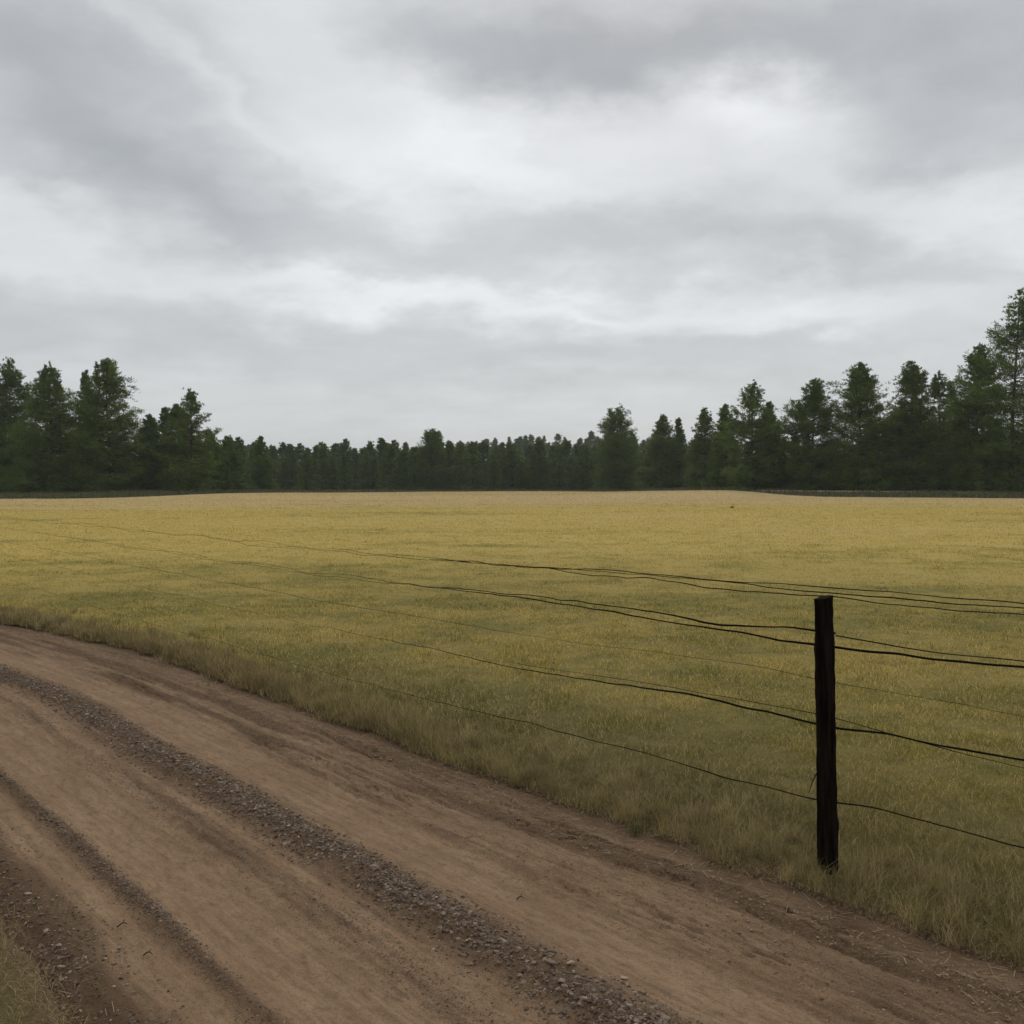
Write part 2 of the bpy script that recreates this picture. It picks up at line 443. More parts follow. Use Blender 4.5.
# straw litter lying on both edges
def straw(n):
    side = rng.random(n) < .7
    t = rng.uniform(-.8, 12, n)
    u = np.where(side, ER+.0+np.abs(rng.normal(0, .20, n)), EL+.06-rng.normal(0, .12, n))
    x, y = from_road(t, u); z = np.maximum(road_z(x, y), field_z(x, y)-.13*in_road(t, u))+.003
    L = rng.uniform(.015, .06, n); w = rng.uniform(.0008, .0018, n); a = rng.uniform(0, 6.283, n)
    dx = np.cos(a)*L; dy = np.sin(a)*L; px = -np.sin(a)*w; py = np.cos(a)*w; lift = rng.uniform(0, .012, n)
    b = np.stack([x, y, z], -1); e = b+np.stack([dx, dy, lift], -1); P = np.stack([px, py, 0*px], -1)
    V = np.stack([b-P, b+P, e+P, e-P], 1).reshape(-1, 3); o = np.arange(n)[:, None]*4
    return mesh_np('dry_straw', V, [np.concatenate([o, o+1, o+2, o+3], 1)], {'rnd': np.repeat(rng.random(n), 4)})
tag(link('dry_straw', straw(4200), blade_mat('straw', straw_blade, .2)), 'fallen dry straw littering the edges of the dirt lane', 'straw', kind='stuff')

# long dark grass in front of the wood
def far_strip(n):
    az = np.radians(rng.uniform(-42, 46, n))
    f = 92+66*sst(.33, .0, az)*sst(-.46, .02, az)
    r = f+2+rng.random(n)*14
    x = r*np.sin(az); y = r*np.cos(az)
    cl = fbm(x*.12, y*.12, 3, 141)
    # the pale track stays clear
    k = ~((r > 103.6) & (r < 109.4) & (az > math.radians(14)))
    x, y, r, cl = x[k], y[k], r[k], cl[k]; n = len(x)
    h = (.22+.3*rng.random(n))*(1+.6*cl); 
    return blades('tall_grass', x, y, field_z(x, y)-.02, h, np.full(n, .10), np.clip(rng.normal(.3, .2, n), 0, .9), None, seg2=False)
MD = blade_mat('tall_dark_grass', lambda t: t.mix(t.attr('rnd'), C(.060, .064, .028), C(.160, .145, .070)), .2)
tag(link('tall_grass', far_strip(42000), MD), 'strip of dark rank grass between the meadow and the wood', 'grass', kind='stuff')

# ------------------------------------------------------------------ stones
def ico():
    p = (1+5**.5)/2
    v = np.array([(-1, p, 0), (1, p, 0), (-1, -p, 0), (1, -p, 0), (0, -1, p), (0, 1, p), (0, -1, -p), (0, 1, -p), (p, 0, -1), (p, 0, 1), (-p, 0, -1), (-p, 0, 1)], float)
    v /= np.linalg.norm(v[0])
    f = np.array([(0, 11, 5), (0, 5, 1), (0, 1, 7), (0, 7, 10), (0, 10, 11), (1, 5, 9), (5, 11, 4), (11, 10, 2), (10, 7, 6), (7, 1, 8), (3, 9, 4), (3, 4, 2), (3, 2, 6), (3, 6, 8), (3, 8, 9), (4, 9, 5), (2, 4, 11), (6, 2, 10), (8, 6, 7), (9, 8, 1)])
    return v, f
IV, IF = ico()
def stones(name, x, y, z, s, rnd=None, flat=.6):
    n = len(x)
    V = IV[None]*(1+.28*rng.normal(0, 1, (n, 12, 1)).clip(-1.6, 1.6))
    V = V*np.stack([rng.uniform(.75, 1.35, n), rng.uniform(.6, 1.1, n), flat*rng.uniform(.6, 1.25, n)], -1)[:, None]
    # random rotation: tilt then yaw
    a = rng.normal(0, .5, n); ca, sa = np.cos(a), np.sin(a)
    Y = V[..., 1]*ca[:, None]-V[..., 2]*sa[:, None]; Z = V[..., 1]*sa[:, None]+V[..., 2]*ca[:, None]
    a = rng.uniform(0, 6.283, n); ca, sa = np.cos(a)[:, None], np.sin(a)[:, None]
    X2 = V[..., 0]*ca-Y*sa; Y2 = V[..., 0]*sa+Y*ca
    V = np.stack([X2, Y2, Z], -1)*s[:, None, None]+np.stack([x, y, z], -1)[:, None]
    Fc = (IF[None]+(np.arange(n)*12)[:, None, None]).reshape(-1, 3)
    r = rng.random(n) if rnd is None else rnd
    return mesh_np(name, V.reshape(-1, 3), [Fc], {'rnd': np.repeat(r, 12)})
MS, MC = m_stone(), m_clod()
def band(n, c, s, t0, t1, s0, s1, pw=1.5, bury=.2, tp=1.4, flat=.6, wander=True):
    t = t0+(t1-t0)*rng.random(n)**tp
    u = c+rng.normal(0, s, n).clip(-2.1*s, 2.1*s)+(.045*fbm(t*.5, t*0, 3, 31) if wander else 0)
    k = rng.random(n) < np.clip(.75+.9*fbm(t*2.5, u*6, 3, 151), .1, 1); t, u = t[k], u[k]; n = len(t)
    x, y = from_road(t, u); sz = s0+(s1-s0)*rng.random(n)**pw
    sz *= np.exp(-((u-c)/(2.6*s))**2)*.5+.5
    return x, y, road_z(x, y)+sz*bury, sz
g = [band(36000, -2.27, .085, -.5, 17, .0028, .0125, 2.1, .12), band(14000, -2.25, .15, -.5, 14, .0018, .005, 2, .1)]
tag(link('gravel', stones('gravel', *[np.concatenate(c) for c in zip(*g)]), MS), 'loose grey-brown gravel heaped along the middle of the lane', 'gravel', kind='stuff')
g = [band(19000, -1.41, .034, -.5, 11, .002, .0062, 2, .12), band(16000, -1.94, .07, -.5, 11, .0016, .0045, 2, .12)]
tag(link('gravel', stones('gravel', *[np.concatenate(c) for c in zip(*g)]), MS), 'fine gravel between the nearer wheel tracks of the lane', 'gravel', kind='stuff')
g = [band(20000, -1.00, .12, 1, 9, .002, .009, 3.2, .2)]
tag(link('gravel', stones('gravel', *[np.concatenate(c) for c in zip(*g)]), MS), 'scattered stones on the left shoulder of the lane', 'gravel', kind='stuff')
g = [band(11000, -2.95, .11, -.5, 12, .002, .006, 2.5, .1), band(17000, -3.33, .15, -.5, 13, .002, .0075, 2.5, .1), band(9000, -2.3, .8, -.5, 9, .0015, .0035, 2, .1)]
tag(link('dirt_crumbs', stones('dirt_crumbs', *[np.concatenate(c) for c in zip(*g)]), MC), 'small crumbs of dry dirt scattered over the lane', 'dirt', kind='stuff')

def one_stone(px, py, s, tone, label):
    x, y = on_ground(px, py, -.02); z = float(road_z(np.array(x), np.array(y)))
    z = max(z, float(field_z(np.array(x), np.array(y)))-.12)+s*.42
    st = rng.bit_generator.state
    import bmesh
    bm = bmesh.new(); bmesh.ops.create_icosphere(bm, subdivisions=2, radius=1)
    sq = (rng.uniform(.8, 1.1), rng.uniform(.5, .7), rng.uniform(.28, .38))
    cut = [rng.normal(0, 1, 3) for _ in range(7)]
    for v in bm.verts:
        p = np.array(v.co)
        for c in cut:
            c = c/np.linalg.norm(c); d_ = p@c
            if d_ > .6: p = p-c*(d_-.6)
        v.co = Vector([p[i]*sq[i]*s for i in range(3)])
    me = bpy.data.meshes.new('stone'); bm.to_mesh(me); bm.free()
    at = me.attributes.new('rnd', 'FLOAT', 'POINT'); at.data.foreach_set('value', np.full(len(me.vertices), tone, np.float32))
    o = link('stone', me, MS); o.location = (x, y, z); o.rotation_euler = (rng.uniform(-.2, .2), rng.uniform(-.2, .2), rng.uniform(0, 6))
    tag(o, label, 'stone')
one_stone(571, 969, .021, 1.0, 'pale angular stone on the gravel ridge, larger than its neighbours')
one_stone(624, 975, .017, 1.0, 'pale stone lying alone just right of the gravel ridge on smooth dirt')
one_stone(552, 972, .023, .7, 'grey stone in the gravel ridge left of the palest stone')
one_stone(289, 833, .018, .95, 'light stone high on the gravel ridge in the middle of the lane')
one_stone(28, 897, .016, 1.0, 'whitish flat stone on the left shoulder near the photo edge')
one_stone(46, 934, .016, .95, 'light stone beside the brown grass in the lower left corner')

# ------------------------------------------------------------------ twigs
def tube(pts, rad, sides=7, jitter=0):
    pts = np.asarray(pts, float); n = len(pts); rad = np.broadcast_to(np.asarray(rad, float), (n,))
    T = np.gradient(pts, axis=0); T /= np.linalg.norm(T, axis=1)[:, None]
    up = np.array([0, 0, 1.0]) if abs(T[0, 2]) < .9 else np.array([1.0, 0, 0])
    A = np.cross(T, up); A /= np.linalg.norm(A, axis=1)[:, None]; B = np.cross(T, A)
    a = np.arange(sides)*2*np.pi/sides
    V = pts[:, None]+rad[:, None, None]*(np.cos(a)[None, :, None]*A[:, None]+np.sin(a)[None, :, None]*B[:, None])
    V = V.reshape(-1, 3)
    i = np.arange(n-1)[:, None]*sides; j = np.arange(sides)[None]; j2 = (j+1) % sides
    q = np.stack([i+j, i+j2, i+sides+j2, i+sides+j], -1).reshape(-1, 4)
    c0 = len(V); V = np.vstack([V, pts[0], pts[-1]])
    k = np.arange(sides); k2 = (k+1) % sides
    caps = np.concatenate([np.stack([np.full(sides, c0), k2, k], -1), np.stack([np.full(sides, c0+1), (n-1)*sides+k, (n-1)*sides+k2], -1)])
    return V, q, caps
def tubes_mesh(name, tubes, smooth=True):
    Vs, Q, T3, off = [], [], [], 0
    for V, q, c in tubes: Vs.append(V); Q.append(q+off); T3.append(c+off); off += len(V)
    return mesh_np(name, np.vstack(Vs), [np.vstack(Q), np.vstack(T3)], smooth=smooth)
MT = simple('dark_twig', (.02, .014, .01))
def twig(px, py, L, ang, label):
    x, y = on_ground(px, py, -.02); z = float(road_z(np.array(x), np.array(y)))+.006
    s = np.linspace(-.5, .5, 8)
    P = np.stack([s*L, .12*L*np.sin(s*5), .01*np.cos(s*3)], -1)
    P2 = np.stack([.1*L+np.linspace(0, .3, 4)*L*.7, np.linspace(0, .3, 4)*L, .01+np.linspace(0, .008, 4)], -1)
    o = link('twig', tubes_mesh('twig', [tube(P, np.linspace(.003, .0015, 8), 6), tube(P2, .0015, 5)]), MT)
    o.location = (x, y, z); o.rotation_euler[2] = ang; tag(o, label, 'twig')
twig(122, 923, .04, .6, 'short dark twig on smooth dirt near the lower left corner')
twig(148, 951, .03, .1, 'tiny dark twig lying beside the nearest fine gravel ridge')
twig(520, 893, .03, .2, 'small dark twig on the pale wheel track right of the gravel ridge')

# ------------------------------------------------------------------ fence
P0 = np.array(on_ground(828, 872)); FD = D
MW = simple('rusty_wire', (.010, .008, .006), .95, .05); MP = m_wood_post()
def fpos(s): return P0+FD*s
WZ = [1.212, 1.04, .82, .635, .27]
def make_post(xy, label, lean, group=None):
    z0 = float(field_z(np.array(xy[0]), np.array(xy[1])))
    root = empty('fence_post', (xy[0], xy[1], z0), math.atan2(FD[1], FD[0]))
    tag(root, label, 'post', group)
    hts = np.concatenate([np.linspace(-.35, .1, 4), np.linspace(.14, 1.2, 34)]); sd = 20; V = []
    lr = np.random.default_rng(int(abs(xy[0])*97)+3)
    ridge = lr.normal(0, .0014, sd)
    for h in hts:
        rr = .0375-.003*h/1.2+.0012*math.sin(h*9)
        for k in range(sd):
            a = 2*math.pi*k/sd
            sup = (abs(math.cos(a))**5+abs(math.sin(a))**5)**(-1/5)     # squared-off round
            q = rr*sup*(1)+ridge[k]+.0012*lr.normal()
            zz = h+(.008*math.cos(a+2.2) if h == hts[-1] else 0)
            V.append((q*math.cos(a)+lean[0]*h, q*math.sin(a)+lean[1]*h, zz))
    V = np.array(V); n = len(hts); i = np.arange(n-1)[:, None]*sd; j = np.arange(sd)[None]; j2 = (j+1) % sd
    q = np.stack([i+j, i+j2, i+sd+j2, i+sd+j], -1).reshape(-1, 4)
    V = np.vstack([V, [[lean[0]*1.2, lean[1]*1.2, 1.203]]]); k = np.arange(sd)
    cap = np.stack([np.full(sd, len(V)-1), (n-1)*sd+k, (n-1)*sd+(k+1) % sd], -1)
    link('shaft', mesh_np('shaft', V, [q, cap]), MP, root)
    for h in WZ[1:]:
        pts = [(.013*math.cos(a), -.036+lean[1]*h-.012*math.sin(a), 0) for a in np.linspace(0, math.pi, 7)]
        pts = np.array(pts)[:, [2, 1, 0]]+np.array([lean[0]*h, 0, h])
        link('staple', tubes_mesh('staple', [tube(pts, .0018, 6)]), MW, root)
    return root
pr = make_post(P0, 'black weathered wooden post holding the fence wires beside the lane', (.0, .0))
pr.rotation_euler = (0, .028, math.atan2(FD[1], FD[0]))
# broken wire end sticking out of the post
a = np.linspace(0, 1, 8)
lx = np.stack([.03+.0*a, -.0*a, .44-.0*a], -1)
inv = math.atan2(FD[1], FD[0])
wpt = np.stack([-.03-.055*a, -.02*a, .445-.02*a-.075*a**1.6], -1)    # world offsets
ca, sa = math.cos(-inv), math.sin(-inv)
loc = np.stack([wpt[:, 0]*ca-wpt[:, 1]*sa, wpt[:, 0]*sa+wpt[:, 1]*ca, wpt[:, 2]], -1)
link('wire_end', tubes_mesh('wire_end', [tube(loc, np.linspace(.0035, .0012, 8), 6)]), MW, pr)
make_post(fpos(18.5), 'black fence post beyond the left edge of the photo', (.01, .01))
make_post(fpos(-3.4), 'black fence post beyond the right edge of the photo', (-.01, .01))

def wire(label, keys_list, seeds):
    root = empty('fence_wire', (P0[0], P0[1], float(keys_list[0][0][1])))
    tag(root, label, 'wire', None)
    for keys, rads, seed, wav in keys_list[1:] if False else seeds:
        ks = np.array([k[0] for k in keys]); kz = np.array([k[1] for k in keys])
        s = np.arange(ks[0], ks[-1]+.001, .035)
        zz = np.interp(s, ks, kz)
        # smooth the heights
        kern = np.hanning(21); kern /= kern.sum(); zz = np.convolve(np.pad(zz, 10, 'edge'), kern, 'valid')
        damp = np.clip(np.abs(s)/.25, .1, 1)*1.25
        zz = zz+wav*damp*(fbm(s*1.3, s*0+seed, 3, seed)+.40*fbm(s*4, s*0+seed, 3, seed+3))
        off = -.038+wav*damp*fbm(s*1.1, s*0+2.2*seed, 3, seed+9)
        Nn = np.array([-FD[1], FD[0]])            # towards the lane
        xy = P0[None]+FD[None]*s[:, None]-Nn[None]*off[:, None]*(-1)
        base = field_z(xy[:, 0], xy[:, 1])
        rr = np.interp(np.abs(s), [0, 1.5, 4, 18], [rads[0], rads[0]*.75, rads[1], rads[1]*.75])
        rr = rr*(1+.35*fbm(s*3, s*0, 2, seed+20))
        P = np.stack([xy[:, 0]-P0[0], xy[:, 1]-P0[1], base*sst(3, 15, np.abs(s))+zz-root.location.z], -1)
        link('strand', tubes_mesh('strand', [tube(P, rr, 6)]), MW, root)
wire('topmost fence wire of two loose strands passing just above the post', [[(0, 1.2)]],
     [([(-3.4, 1.20), (-.825, 1.235), (0, 1.222), (1.6, 1.22), (4.5, 1.19), (10, 1.2), (18.5, 1.19)], (.0032, .0012), 201, 0.022),
      ([(-3.4, 1.19), (-.825, 1.215), (0, 1.208), (1.2, 1.205), (4.5, 1.185), (10, 1.18), (18.5, 1.18)], (.0028, .0012), 215, 0.026),
      ([(-3.4, 1.22), (-.825, 1.25), (0, 1.245), (1.0, 1.235), (2.2, 1.215), (3, 1.20)], (.0022, .0018), 222, .012)])
wire('second fence wire from the top, its heavy dark strand fixed to the upper post', [[(0, 1.03)]],
     [([(0.0, 1.048), (.5, 1.030), (1.0, 1.05), (1.9, 1.03), (4.5, 1.0), (10, 1.0), (18.5, 1.04)], (.0050, .0012), 231, 0.019),
      ([(-3.4, 1.02), (-.825, 1.022), (-.35, .99), (0, .985), (.4, .99), (1.9, 1.02), (5, .98), (18.5, 1.03)], (.0050, .0012), 243, 0.016),
      ([(-3.4, 1.03), (-.825, 1.03), (-.4, 1.02), (0, 1.04)], (.0028, .0022), 247, .006)])
wire('thin faint fence wire strung between the second and the lower heavy wire', [[(0, .82)]],
     [([(-3.4, .80), (0, .83), (.4, .84), (1.8, .80), (4.5, .78), (18.5, .82)], (.0011, .0014), 251, .012)])
wire('heavy lower fence wire leaving the post at about half its height', [[(0, .62)]],
     [([(-3.4, .64), (-.825, .675), (-.4, .655), (0, .625), (.6, .64), (2.1, .594), (5, .57), (10, .58), (18.5, .63)], (.0050, .0012), 261, 0.016),
      ([(-3.4, .60), (-.825, .63), (-.4, .645), (-.2, .66), (0, .68), (1, .66), (2.1, .61)], (.0018, .0014), 273, .008)])
wire('lowest fence wire running just above the grass', [[(0, .27)]],
     [([(-3.4, .30), (-.825, .335), (-.5, .322), (-.1, .325), (0, .30), (.05, .28), (1.5, .275), (3, .24), (5, .22), (10, .2), (18.5, .27)], (.0030, .0012), 281, 0.016)])

MT2 = blade_mat('tuft_grass', lambda t: t.mix(t.attr('rnd'), C(.06, .065, .022), C(.24, .21, .09)), .2)
# ------------------------------------------------------------------ weeds in the field
def weed(px, py, s, label, w=.03, m=None):
    x, y = on_ground(px, py); z = float(field_z(np.array(x), np.array(y)))
    n = 90
    me = blades('weed', rng.normal(0, s*.3, n), rng.normal(0, s*.3, n), np.zeros(n), s*rng.uniform(.5, 1.3, n), np.full(n, w), rng.uniform(.1, .8, n), None, seg2=True)
    o = link('weed', me, m or MD); o.location = (x, y, z-.02); tag(o, label, 'weed')
weed(732, 511, .17, 'small dark weed tuft standing alone in the far meadow', .02)
weed(636, 828, .07, 'small olive grass tuft growing out of the lane edge', .0035, MT2)

# ------------------------------------------------------------------ trees
NE = [m_needle('spruce_needles', (.040, .074, .013), (.168, .242, .040)), m_needle('pine_needles', (.038, .072, .016), (.165, .240, .050))]
BK = m_bark()
def prof(kind, f):      # radius factor, f from crown base 0 to tip 1
    if kind == 'cone': return np.minimum(1, .6+f*6)*np.power(np.clip(1-f**1.25, 0, 1), .72)+.01
    if kind == 'column': return np.minimum(1, .7+f*4)*np.power(np.clip(1-f**2.8, 0, 1), .9)*.95+.02
    return np.minimum(1, .6+f*3)*np.power(np.clip(1-f**1.9, 0, 1), .8)+.03
def make_tree(h, R, kind, seed, dens=1.0, base=.02, leaf=.22, gap=.0, nlimb=None, kt=13):
    g = np.random.default_rng(seed)
    nl = int((nlimb or 120)*dens)
    f = g.random(nl)**1.1
    hz = h*(base+(1-base)*f)*.985
    az = g.uniform(0, 6.283, nl)
    lob = 1+.16*np.sin(az*2+g.uniform(0, 6)+f*7)+.12*np.sin(az*3+f*15+g.uniform(0, 6))
    ring = 1+.12*np.sin(f*h*2.1+g.uniform(0, 6))
    L = R*prof(kind, f)*lob*ring*g.uniform(.72, 1.18, nl)
    if gap: 
        k = g.random(nl) > gap*sst(.3, .9, f)*(.5+.5*np.sin(az*2+f*9)); f, hz, az, L = f[k], hz[k], az[k], L[k]; nl = len(f)
    el = np.radians(-8+55*f**1.5+g.normal(0, 9, nl))
    # limbs
    tubes = []
    zt = np.linspace(-.4, h*.985, 16); sway = .012*h
    tx = sway*np.sin(zt/h*3+seed); ty = sway*np.cos(zt/h*2.3+seed*1.7); r0 = .011*h+.03
    tubes.append(tube(np.stack([tx, ty, zt], -1), np.interp(zt/h, [-.1, 0, .05, 1], [r0*1.7, r0*1.4, r0, .012]), 9))
    Lx = lambda q: np.interp(q, zt, tx); Ly = lambda q: np.interp(q, zt, ty)
    cen = []
    for i in range(nl):
        s = np.linspace(0, 1, 6)
        hx = L[i]*s*np.cos(el[i]); vz = L[i]*(s*np.sin(el[i])+.12*s**2-.05*np.sin(s*3))
        bx = Lx(hz[i]); by = Ly(hz[i]); tw = az[i]+.25*s*g.normal()
        P = np.stack([bx+hx*np.cos(tw), by+hx*np.sin(tw), hz[i]+vz], -1)
        if i % 2 == 0 or L[i] > R*.6: tubes.append(tube(P, np.linspace(.018+.012*L[i], .006, 6), 5))
        m = max(3, int(L[i]*7.5*dens))
        q = .22+.78*g.random(m)**.8
        c = np.stack([np.interp(q, s, P[:, k]) for k in range(3)], -1)
        spread = .10*R+.16*L[i]*(1.15-q)
        side = g.normal(0, 1, m)*spread
        c[:, 0] += -np.sin(az[i])*side; c[:, 1] += np.cos(az[i])*side; c[:, 2] += g.normal(0, .06*R, m)-np.abs(side)*.12
        sg = np.full((m, 1), min(1.0, .28+.75*L[i]/R))
        cen.append(np.concatenate([c, np.full((m, 1), az[i]), (f[i]+.1*g.normal(size=m))[:, None], sg], 1))
    # leading shoots: the main tip and a few rivals round it
    tips = [(0, 0, h, .16*h)]+[(g.uniform(-.22, .22)*R, g.uniform(-.22, .22)*R, h*g.uniform(.86, .97), .13*h) for _ in range(5 if kind != 'cone' else 3)]
    for (ox, oy, tz, ln_) in tips:
        m = int(16*dens)+6; q = g.random(m)
        cen.append(np.stack([Lx(tz)+ox+g.normal(0, 1, m)*(.03+.22*(1-q)), Ly(tz)+oy+g.normal(0, 1, m)*(.03+.22*(1-q)), tz-.12-ln_*(1-q), g.uniform(0, 6.283, m), np.full(m, 1.), .22+.35*(1-q)], -1))
    c = np.vstack(cen)
    k = kt; n = len(c)*k
    cc = np.repeat(c, k, 0)
    pos = cc[:, :3]+g.normal(0, 1, (n, 3))*np.array([.17, .17, .10])*(R*.28+.4)*.75*cc[:, 5:6]
    # needle spray: narrow triangles, mostly outward and a little up
    a = cc[:, 3]+g.normal(0, .8, n); e = g.normal(.25, .45, n)+.7*np.clip(cc[:, 4], 0, 1)**3
    d = np.stack([np.cos(a)*np.cos(e), np.sin(a)*np.cos(e), np.sin(e)], -1)
    w = np.cross(d, g.normal(0, 1, (n, 3))); w /= np.linalg.norm(w, axis=1)[:, None]
    ln = leaf*g.uniform(.6, 1.5, n)[:, None]; wd = ln*g.uniform(.22, .42, n)[:, None]
    V = np.stack([pos-w*wd*.5, pos+w*wd*.5, pos+d*ln], 1).reshape(-1, 3)
    V[:, 2] = np.maximum(V[:, 2], .02)
    Fc = np.arange(n*3).reshape(-1, 3)
    clump = np.repeat(np.clip(.5+.45*fbm(c[:, 0]*.9+seed, c[:, 1]*.9+c[:, 2]*.8, 2, seed), 0, 1), k)
    r = np.repeat(np.clip(clump*.65+.35*g.random(n), 0, 1), 3)
    return tubes_mesh('trunk', tubes), mesh_np('crown', V, [Fc], {'rnd': r})
def plant_tree(px, dist, ms, mt, label, group=None, rz=0, sc_=1.0, name='pine_tree', cat='tree', sxy=None):
    x = (px-512)/F*dist; y = dist
    z = float(field_z(np.array(x), np.array(y)))
    root = empty(name, (x, y, z-.05), rz); tag(root, label, cat, group)
    s = sxy or sc_; root.scale = (s, s, sc_)
    for nm_, me, mm in (('trunk', ms[0], BK), ('crown', ms[1], mt)):
        if not me.materials: me.materials.append(mm)
        o = bpy.data.objects.new(nm_, me); COL.objects.link(o); o.parent = root
    return root
# px, top y, half width px, distance, kind, gap, label
T = [
 (-30, 372, 34, 108, 'column', .2, 'tall dark tree just beyond the left edge of the photo'),
 (10, 360, 24, 112, 'column', .4, 'tall airy evergreen at the far left edge of the wood'),
 (50, 366, 31, 106, 'cone', 0, 'broad dense cone-shaped evergreen between two taller trees on the left'),
 (90, 370, 13, 114, 'column', .55, 'thin ragged evergreen pressed against the left side of the columnar tree'),
 (110, 360, 26, 107, 'column', .1, 'tall columnar evergreen, the highest tree left of the low distant wood'),
 (150, 415, 17, 112, 'cone', .2, 'low evergreen just right of the tall columnar tree'),
 (165, 406, 14, 116, 'cone', .5, 'small pointed evergreen left of the bare-branched pine'),
 (191, 391, 21, 108, 'pine', .75, 'see-through pine with dark bare branches at the right end of the left group'),
 (178, 404, 16, 112, 'column', .1, 'leafy evergreen close behind the bare-branched pine'),
 (212, 432, 16, 118, 'cone', 0, 'small evergreen stepping down from the left group to the low wood'),
 (262, 437, 12, 135, 'cone', 0, 'single dark conical tree standing before the pale low wood on the left'),
 (433, 430, 15, 165, 'column', 0, 'slightly taller dark tree rising from the middle of the low wood'),
 (617, 407, 19, 158, 'column', .15, 'round-topped evergreen standing out at the left end of the right group'),
 (662, 415, 14, 147, 'column', .2, 'evergreen with a stubby top, first after the round-topped tree'),
 (678, 417, 9, 146, 'cone', .3, 'narrow pointed tree beside the stubby-topped evergreen'),
 (704, 409, 15, 134, 'cone', .1, 'medium dense evergreen in the dip left of the tall jagged pine'),
 (726, 404, 12, 124, 'column', .3, 'evergreen touching the left side of the tall jagged pine'),
 (753, 384, 25, 110, 'pine', .3, 'tall jagged pine in the middle of the right group'),
 (768, 400, 12, 114, 'cone', .4, 'smaller ragged tree against the right side of the jagged pine'),
 (812, 380, 24, 108, 'column', .25, 'broad two-topped evergreen right of the tall jagged pine'),
 (858, 363, 25, 106, 'column', .15, 'tall evergreen with dense domed top, third large tree from the right edge'),
 (911, 361, 28, 105, 'cone', .05, 'tall broad evergreen with a pointed top, second large tree from the right'),
 (938, 371, 17, 110, 'pine', .6, 'sparse pine with separate leafy tufts right of the broad pointed evergreen'),
 (950, 381, 12, 113, 'pine', .5, 'thin scraggly pine between the sparse pine and the tallest tree'),
 (978, 344, 24, 101, 'column', .2, 'leafy evergreen forming the left shoulder of the tallest tree'),
 (1014, 291, 34, 96, 'pine', .62, 'tallest tree of all, an open-branched pine at the right edge'),
 (1062, 330, 34, 100, 'column', .2, 'large dark evergreen just beyond the right edge of the photo'),
 (1110, 350, 32, 104, 'cone', .2, 'conical evergreen further beyond the right edge of the photo'),
]
for i, (px, ty, hw, dist, kind, gap, lab) in enumerate(T):
    zb = float(field_z(np.array((px-512)/F*dist), np.array(dist)))
    ht = H+(484-ty)/F*dist-zb; R = hw*1.30/F*dist
    nl = int(ht*(15 if kind != 'pine' else 11)+60)
    ms = make_tree(ht, R, kind, 300+i, 1.0 if kind != 'pine' else .85, .015, .20, gap*.8, nlimb=nl, kt=19)
    plant_tree(px, dist, ms, NE[i % 2], lab, name='pine_tree' if kind == 'pine' else 'spruce_tree')
# wood behind and between: copies of six young trees
protos = [make_tree(9, 1.5+.25*(i % 3), ('cone', 'column', 'cone')[i % 3], 400+i, .8, .01, .28, .03, nlimb=170, kt=14) for i in range(6)]
g2 = np.random.default_rng(5)
cnt = 0
def wood(n, px0, px1, d0, d1, h0, h1, label, group):
    global cnt
    for k in range(n):
        px = px0+(px1-px0)*(k+g2.uniform(.1, .9))/n; d_ = g2.uniform(d0, d1)
        hh = g2.uniform(h0, h1)
        plant_tree(px, d_, protos[cnt % 6], NE[cnt % 2], label, group, g2.uniform(0, 6), hh/9, 'spruce_tree', sxy=hh/9*g2.uniform(1.15, 1.6)); cnt += 1
wood(22, -60, 235, 109, 118, 2.6, 7.8, 'dark shorter evergreen filling the gaps in the left group of trees', 'shorter trees filling the left group')
wood(20, -60, 240, 118, 130, 5.0, 10.0, 'dark evergreen standing deeper inside the left group', 'deeper trees of the left group')
wood(26, 735, 1130, 109, 118, 2.6, 7.6, 'dark shorter evergreen filling the gaps in the right group of trees', 'shorter trees filling the right group')
wood(20, 720, 1130, 118, 130, 5.5, 10.5, 'dark evergreen standing deeper inside the right group', 'deeper trees of the right group')
wood(52, 195, 735, 163, 182, 5.0, 9.3, 'evergreen in the front row of the low distant wood', 'front row of the low distant wood')
wood(66, 195, 735, 185, 205, 8.2, 10.2, 'hazy evergreen in the second row of the low distant wood', 'second row of the low distant wood')
wood(50, 190, 720, 300, 340, 10.5, 13.5, 'pale hazy evergreen at the back of the distant wood', 'back row of the distant wood')
wood(30, 380, 720, 390, 440, 9.5, 13.0, 'hazy tree on the low hill behind the wood', 'trees on the low hill')

# ------------------------------------------------------------------ sky
world = bpy.data.worlds.new('World'); sc.world = world; world.use_nodes = True
wt = NT(world); bg = wt.n['Background']
SUN_EL, SUN_AZ = math.radians(38), math.radians(8)      # azimuth to the right of straight ahead
d = wt.new('ShaderNodeTexCoord').outputs['Generated']
xyz = wt.sep(d)
zc = wt.math('MAXIMUM', xyz[2], .0)
